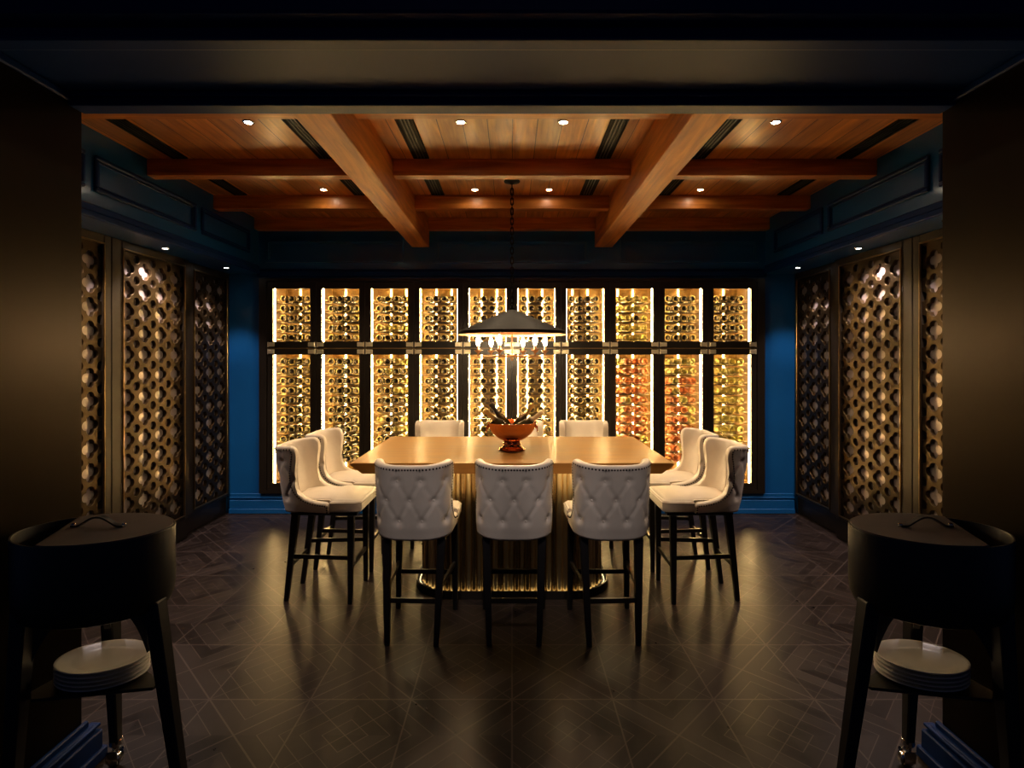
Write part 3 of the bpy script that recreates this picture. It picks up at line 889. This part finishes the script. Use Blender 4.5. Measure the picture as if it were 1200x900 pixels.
def nail_mesh():
    bm = bmesh.new()
    P = [(s, z - .022) if abs(s) < .25 else (s, z) for s, z in edge_full]
    # pull the line a little inside the edge
    Q = []
    for i, (s, z) in enumerate(edge_full):
        a = edge_full[max(0, i - 2)]; b = edge_full[min(len(edge_full) - 1, i + 2)]
        tx, tz = b[0] - a[0], b[1] - a[1]; l = math.hypot(tx, tz) or 1
        Q.append((s + tz / l * .022, z - tx / l * .022))
    e = Q[-1]; Q = [(-.436, .592)] + [q for q in Q] + [(.436, .592)]
    Q = [(max(-.438, min(.438, s)), z) for s, z in Q]
    L = sum(math.hypot(b[0] - a[0], b[1] - a[1]) for a, b in zip(Q, Q[1:]))
    pts = resample(Q, int(L / .0150))
    strip = []
    for s, z in pts:
        c = surf(s, z, TH / 2 + .0005); _, nn = upath(s)
        strip.append(c)
        t1 = V(0, 0, 1); t2 = nn.cross(t1)
        ring = [bm.verts.new(c + (t1 * math.cos(q) + t2 * math.sin(q)) * .0056) for q in [2 * PI * k / 7 for k in range(7)]]
        top = bm.verts.new(c + nn * .0032)
        for k in range(7): bm.faces.new((ring[k], ring[(k + 1) % 7], top))
        bm.faces.new(ring[::-1])
    return bm

def make_stool():
    t = thing('bar_stool', 'x', 'bar stool', (0, 0, 0), 0, 'cream leather bar stools around the table')
    back = link('backrest', shell_mesh(), 'leather', t, True)
    link('nailhead_trim', nail_mesh(), 'nail', back, True)
    for s, z in BUT:
        _, n = upath(s); c = surf(s, z, TH / 2 - .0165)
        bm = bmesh.new(); bmesh.ops.create_uvsphere(bm, u_segments=12, v_segments=8, radius=.0085)
        for v in bm.verts:
            v.co -= n * (v.co.dot(n) * .45); v.co += c
        link('button', bm, 'leather', back, True)
    # seat: tongue between the arms, full width in front of them
    bm = bmesh.new()
    pts = [(-.164, -.205), (.164, -.205), (.164, .064), (.212, .068), (.212, .225), (.190, .268), (-.190, .268), (-.212, .225), (-.212, .068), (-.164, .064)]
    prism(bm, pts, .592, .664, .014, 3)
    st = link('seat', bm, 'leather', t, 'auto')
    bm = bmesh.new()
    nx, ny = 16, 18; g = []
    for j in range(ny + 1):
        y = -.20 + .458 * j / ny; hw = .162 if y < .062 else .203
        if y > .22: hw = .203 - (y - .22) * .5
        row = []
        for i in range(nx + 1):
            a = -1 + 2 * i / nx; b = -1 + 2 * j / ny
            row.append(bm.verts.new((a * hw, y, .660 + .032 * (1 - abs(a) ** 3.2) * (1 - abs(b) ** 4) + .002)))
        g.append(row)
    for j in range(ny):
        for i in range(nx): bm.faces.new((g[j][i], g[j][i + 1], g[j + 1][i + 1], g[j + 1][i]))
    bd = [e for e in bm.edges if e.is_boundary]
    r = bmesh.ops.extrude_edge_only(bm, edges=bd)
    for v in [x for x in r['geom'] if isinstance(x, bmesh.types.BMVert)]: v.co.z = .655
    link('seat_cushion', bm, 'leather', t, True)
    bm = bmesh.new()
    tube(bm, [(x * 1.003, y * 1.003, .652) for x, y in pts[3:9]], .0035, 6); link('piping', bm, 'leather', st, True)
    bm = bmesh.new(); prism(bm, [(-.175, -.19), (.175, -.19), (.185, .235), (-.185, .235)], .566, .593, .004, 1); link('seat_frame', bm, 'leg', t)
    for sx in (-1, 1):
        bm = bmesh.new(); taper_leg(bm, (sx * .172, .195, .568), (sx * .180, .192, .001), .021, .014); link('leg', bm, 'leg', t)
        bm = bmesh.new(); taper_leg(bm, (sx * .155, -.165, .568), (sx * .135, -.235, .001), .023, .014); link('leg', bm, 'leg', t)
    f = lambda z: (.568 - z) / .567
    def fl(sx, z): k = f(z); return V(sx * (.172 + .008 * k), .195 - .003 * k, z)
    def rl(sx, z): k = f(z); return V(sx * (.155 - .02 * k), -.165 - .07 * k, z)
    for sx in (-1, 1):
        bm = bmesh.new(); bar(bm, fl(sx, .295), rl(sx, .295), .016, .026); link('stretcher', bm, 'leg', t)
    bm = bmesh.new(); bar(bm, fl(-1, .235), fl(1, .235), .018, .026); link('stretcher', bm, 'leg', t)
    bm = bmesh.new(); bar(bm, rl(-1, .235), rl(1, .235), .016, .026); link('stretcher', bm, 'leg', t)
    return t
stool0 = make_stool()
STOOLS = [
    (-.540, 3.125, -2, 'cream tufted leather bar stool in the front row, left of the three'),
    (.012, 3.125, 0, 'cream tufted leather bar stool in the middle of the front row'),
    (.548, 3.125, 2, 'cream tufted leather bar stool in the front row, right of the three'),
    (-1.225, 3.56, -90, 'cream winged bar stool at the left end of the table, nearer the front'),
    (-1.225, 4.07, -90, 'cream winged bar stool at the left end of the table, nearer the wine cabinets'),
    (1.225, 3.56, 90, 'cream winged bar stool at the right end of the table, nearer the front'),
    (1.225, 4.07, 90, 'cream winged bar stool at the right end of the table, nearer the wine cabinets'),
    (-.645, 4.56, 180, 'cream bar stool behind the table, left of the copper bowl'),
    (.06, 4.56, 180, 'cream bar stool behind the table, mostly hidden by the copper bowl'),
    (.640, 4.56, 180, 'cream bar stool behind the table, right of the copper bowl')]
for i, (x, y, a, lab) in enumerate(STOOLS):
    o = stool0 if i == 0 else copy_tree(stool0)
    o.location = (x, y, 0); o.rotation_euler = (0, 0, math.radians(a)); o['label'] = lab

# ------------------------------------------------------------------ chandelier
CY = 3.92
ch = thing('chandelier', 'iron chandelier with a wide conical shade and candle bulbs over the table', 'chandelier', (0.0, CY, 0))
bm = bmesh.new(); lathe(bm, [(0, ZC), (.030, ZC), (.030, ZC - .012), (.010, ZC - .022), (.010, 2.895), (.052, 2.890), (.060, 2.882), (.058, 2.876), (.020, 2.868), (.008, 2.858), (0, 2.856)], 28)
link('canopy', bm, 'iron', ch, 'auto')
def chain_link(bm, z, rot, L=.052, W=.026, r=.0042):
    P = []
    for k in range(16):
        a = 2 * PI * k / 16
        x = W / 2 * math.cos(a) * .8; zz = (L / 2 - W / 2) * (1 if math.sin(a) > 0 else -1) + W / 2 * math.sin(a)
        P.append((x * math.cos(rot), x * math.sin(rot), z + zz))
    tube(bm, P, r, 6, True)
z = 2.842; k = 0
while z > 1.985:
    bm = bmesh.new(); chain_link(bm, z, 0 if k % 2 else PI / 2); link('chain_link', bm, 'iron', ch, True); z -= .0365; k += 1
bm = bmesh.new(); tube(bm, [(.012 * math.cos(a), 0, 1.972 + .012 * math.sin(a)) for a in [2 * PI * i / 16 for i in range(16)]], .004, 6, True)
lathe(bm, [(0, 1.966), (.012, 1.962), (.014, 1.945), (.026, 1.934), (.0, 1.930)], 16); link('loop', bm, 'iron', ch, True)
bm = bmesh.new()
lathe(bm, [(.012, 1.934), (.402, 1.766), (.404, 1.744), (.400, 1.744), (.398, 1.763), (.012, 1.930)], 64, mis=[0, 0, 0, 1, 1], caps=False)
link('shade', bm, ['iron', 'shade_in'], ch, 'auto')
bm = bmesh.new(); lathe(bm, [(0, 1.93), (.006, 1.93), (.006, 1.62), (.016, 1.61), (.018, 1.585), (.010, 1.565), (.006, 1.555), (0, 1.550)], 16); link('stem', bm, 'candle', ch, True)
RB, ZR = .252, 1.583
bm = bmesh.new()
tube(bm, [(RB * math.cos(a), RB * math.sin(a), ZR) for a in [2 * PI * i / 48 for i in range(48)]], .0055, 8, True)
link('ring', bm, 'candle', ch, True)
for th in (10, 70, 130, 190, 250, 310):
    a = math.radians(th); cx_, cy_ = RB * math.cos(a), RB * math.sin(a)
    bm = bmesh.new(); tube(bm, [(0.012 * math.cos(a), .012 * math.sin(a), ZR + .008), (cx_, cy_, ZR)], .004, 8); link('arm', bm, 'candle', ch, True)
    bm = bmesh.new()
    lathe(bm, [(0, ZR), (.006, ZR), (.006, ZR + .022), (.012, ZR + .030), (.030, ZR + .046), (.029, ZR + .049), (.012, ZR + .040), (.0105, ZR + .042), (.0105, ZR + .080), (0, ZR + .080)], 18, (cx_, cy_, 0))
    cd = link('candle_holder', bm, 'candle', ch, 'auto')
    bm = bmesh.new()
    lathe(bm, [(0.008, ZR + .0805), (.011, ZR + .088), (.0165, ZR + .106), (.0155, ZR + .122), (.010, ZR + .138), (.004, ZR + .150), (0, ZR + .154)], 16, (cx_, cy_, 0))
    link('candle_bulb', bm, 'bulb', cd, True)

# ------------------------------------------------------------------ serving carts with plates
def cart(s, sd):
    cx_, cy_ = s * 1.395, 1.775
    t = thing('serving_cart', 'black oval lidded serving cart with three legs beside the %s jamb' % sd, 'serving cart', (cx_, cy_, 0), 0, 'black serving carts flanking the opening')
    RX, RY, Z0, Z1 = .243, .178, .745, .998
    def ell(k, a): return (s * RX * k * math.cos(a), RY * k * math.sin(a))
    # drum: open shell with a floor
    bm = bmesh.new()
    prof = [(0, Z0 - .012), (.80, Z0 - .012), (.93, Z0), (.985, Z0 + .03), (1.0, Z0 + .07), (1.0, Z1 - .004), (.995, Z1), (.975, Z1), (.970, Z1 - .004), (.970, Z1 - .10), (0, Z1 - .10)]
    lathe(bm, [(k * RX, z) for k, z in prof], 64, (0, 0, 0), sy=RY / RX)
    link('drum', bm, 'cart', t, 'auto')
    # lid covering all but the segment on the wall side
    bm = bmesh.new()
    pts = []
    # chord between two rim points on the wall side (wall lies towards -cos)
    a0, a1 = math.radians(-104), math.radians(133)
    for k in range(41):
        a = a0 + (a1 - a0) * k / 40
        pts.append(ell(.968, a))
    if s < 0:
        # for the left cart 'away from the wall' is +x
        pts = [(-x, y) for x, y in pts]
    else:
        pts = [(-x, y) for x, y in pts]
    prism(bm, pts, Z1 - .012, Z1 + .004, .003, 2)
    lid = link('lid', bm, 'cartlid', t, 'auto')
    # strap handle
    bm = bmesh.new(); P = []
    for k in range(21):
        f = k / 20; P.append(V(-.088 + .176 * f, 0, Z1 + .008 + .030 * (math.sin(PI * min(1, max(0, (f - .12) / .76))) ** 1.3)))
    ang = math.radians(-4) * s
    prev = None
    for p in P:
        q = [bm.verts.new((p.x + dx * 0, p.y + dy, p.z + dz)) for dx, dy, dz in ((0, -.010, -.003), (0, .010, -.003), (0, .010, .003), (0, -.010, .003))]
        if prev:
            for i in range(4): bm.faces.new((prev[i], prev[(i + 1) % 4], q[(i + 1) % 4], q[i]))
        else: bm.faces.new(q)
        prev = q
    bm.faces.new(prev)
    bmesh.ops.translate(bm, verts=bm.verts[:], vec=(0, .01, 0))
    hd_ = link('handle', bm, 'leg', lid, 'auto')
    for ex in (-.085, .085):
        bm = bmesh.new(); lathe(bm, [(.0065, Z1 + .004), (.0065, Z1 + .014), (.004, Z1 + .017), (0, Z1 + .017)], 12, (ex, .01, 0)); link('rivet', bm, 'chrome', hd_, True)
    # collar under the drum and three splayed legs, each with a curved bracket
    LEG = [((s * .150, -.100), (s * .160, -.150)), ((-s * .215, -.03), (-s * .355, -.07)), ((s * .060, .135), (s * .130, .262))]
    zt = Z0 + .03
    for j, ((tx, ty), (bx_, by_)) in enumerate(LEG):
        bm = bmesh.new()
        zb = .001 if j < 2 else .085
        taper_leg(bm, (tx, ty, zt), (bx_, by_, zb), .026, .016)
        # bracket fairing into the drum
        d = V(-tx, -ty, 0).normalized()
        prv = None
        for k in range(9):
            f = k / 8
            zz = Z0 - .01 - .14 * (1 - math.sqrt(max(0, 1 - (1 - f) ** 2)))
            w = .010
            base = V(tx, ty, 0) + d * (.018 + .11 * f)
            sd_ = V(-d.y, d.x, 0) * w
            zl = Z0 - .012 - .13 * (1 - f) ** 2.2
            q = [bm.verts.new((base - sd_).to_tuple()[:2] + (zl,)), bm.verts.new((base + sd_).to_tuple()[:2] + (zl,)), bm.verts.new((base + sd_).to_tuple()[:2] + (Z0 + .004,)), bm.verts.new((base - sd_).to_tuple()[:2] + (Z0 + .004,))]
            if prv:
                for i in range(4): bm.faces.new((prv[i], prv[(i + 1) % 4], q[(i + 1) % 4], q[i]))
            else: bm.faces.new(q)
            prv = q
        bm.faces.new(prv)
        lg = link('leg', bm, 'cart', t)
        if j == 2:
            bm = bmesh.new()
            lathe(bm, [(.016, .110), (.022, .104), (.022, .086), (.012, .078), (.010, .060), (0, .060)], 16, (bx_, by_, 0))
            for q in (-1, 1): box(bm, bx_ - .026, bx_ + .018, by_ + q * .017 - .002, by_ + q * .017 + .002, .020, .066, .001, 1)
            cs = link('caster', bm, 'chrome', lg, 'auto')
            bm = bmesh.new(); lathe(bm, [(0, -.013), (.024, -.013), (.029, -.009), (.029, .009), (.024, .013), (0, .013)], 20, (bx_ - .006, by_, .0305), 'Y'); link('wheel', bm, 'chrome', lg, 'auto')
    # triangular shelf between the legs
    zs = .500
    def at(j, z):
        (tx, ty), (bx_, by_) = LEG[j]; zb = .001 if j < 2 else .085
        k = (zt - z) / (zt - zb); return V(tx + (bx_ - tx) * k, ty + (by_ - ty) * k, 0)
    A, B, C_ = at(0, zs), at(1, zs), at(2, zs)
    bm = bmesh.new()
    tri = [A, B, C_]; cen = (A + B + C_) / 3
    pts = []
    for j, p in enumerate(tri):
        nx = tri[(j + 1) % 3]; pv = tri[j - 1]
        e = p + (p - cen).normalized() * .012
        pts += [e + (pv - p).normalized() * .05, e + (nx - p).normalized() * .05]
    pts = [(p.x, p.y) for p in pts]
    prism(bm, pts, zs - .010, zs, .002, 1)
    link('shelf', bm, 'cart', t, 'auto')
    # plates
    lv = ['bottom plate', 'second plate from the bottom', 'middle plate', 'second plate from the top', 'top plate']
    for k in range(5):
        bm = bmesh.new(); b = zs + .0008 + .0135 * k
        lathe(bm, [(0, 0), (.090, 0), (.100, .003), (.134, .0105), (.1405, .0125), (.1415, .0150), (.139, .0160), (.130, .0148), (.100, .0085), (.088, .0062), (0, .0060)], 56, (0, 0, 0), sy=.75)
        p = link('oval_plate', bm, 'plate', None, 'auto')
        p.location = (cx_ - s * .02, cy_ + .005, b)
        tag(p, 'white oval %s of the stack on the %s cart' % (lv[k], sd), 'plate', 'stack of white plates on the %s cart' % sd)
cart(-1, 'left'); cart(1, 'right')

# ------------------------------------------------------------------ camera, world, extra light
cam = bpy.data.cameras.new('camera'); cam.sensor_width = 36; cam.lens = 620 / 1200 * 36; cam.shift_y = -30 / 1200
cam.clip_start = .05
co = bpy.data.objects.new('camera', cam); COL.objects.link(co); co.location = (0, 0, 1.57); co.rotation_euler = (PI / 2, 0, 0)
S.camera = co

w = bpy.data.worlds.new('world'); S.world = w; w.use_nodes = True
bg = w.node_tree.nodes['Background']; bg.inputs['Color'].default_value = (0.22, 0.40, 1.0, 1); bg.inputs['Strength'].default_value = .022

S.view_settings.view_transform = 'Standard'; S.view_settings.look = 'None'
S.view_settings.gamma = 1; S.view_settings.use_curve_mapping = False; S.view_settings.exposure = 0.28
cy = S.cycles
cy.use_denoising = True
cy.max_bounces = 8; cy.transparent_max_bounces = 12; cy.sample_clamp_indirect = 3.0
cy.caustics_reflective = False; cy.caustics_refractive = False
print('individual bottles', nind)
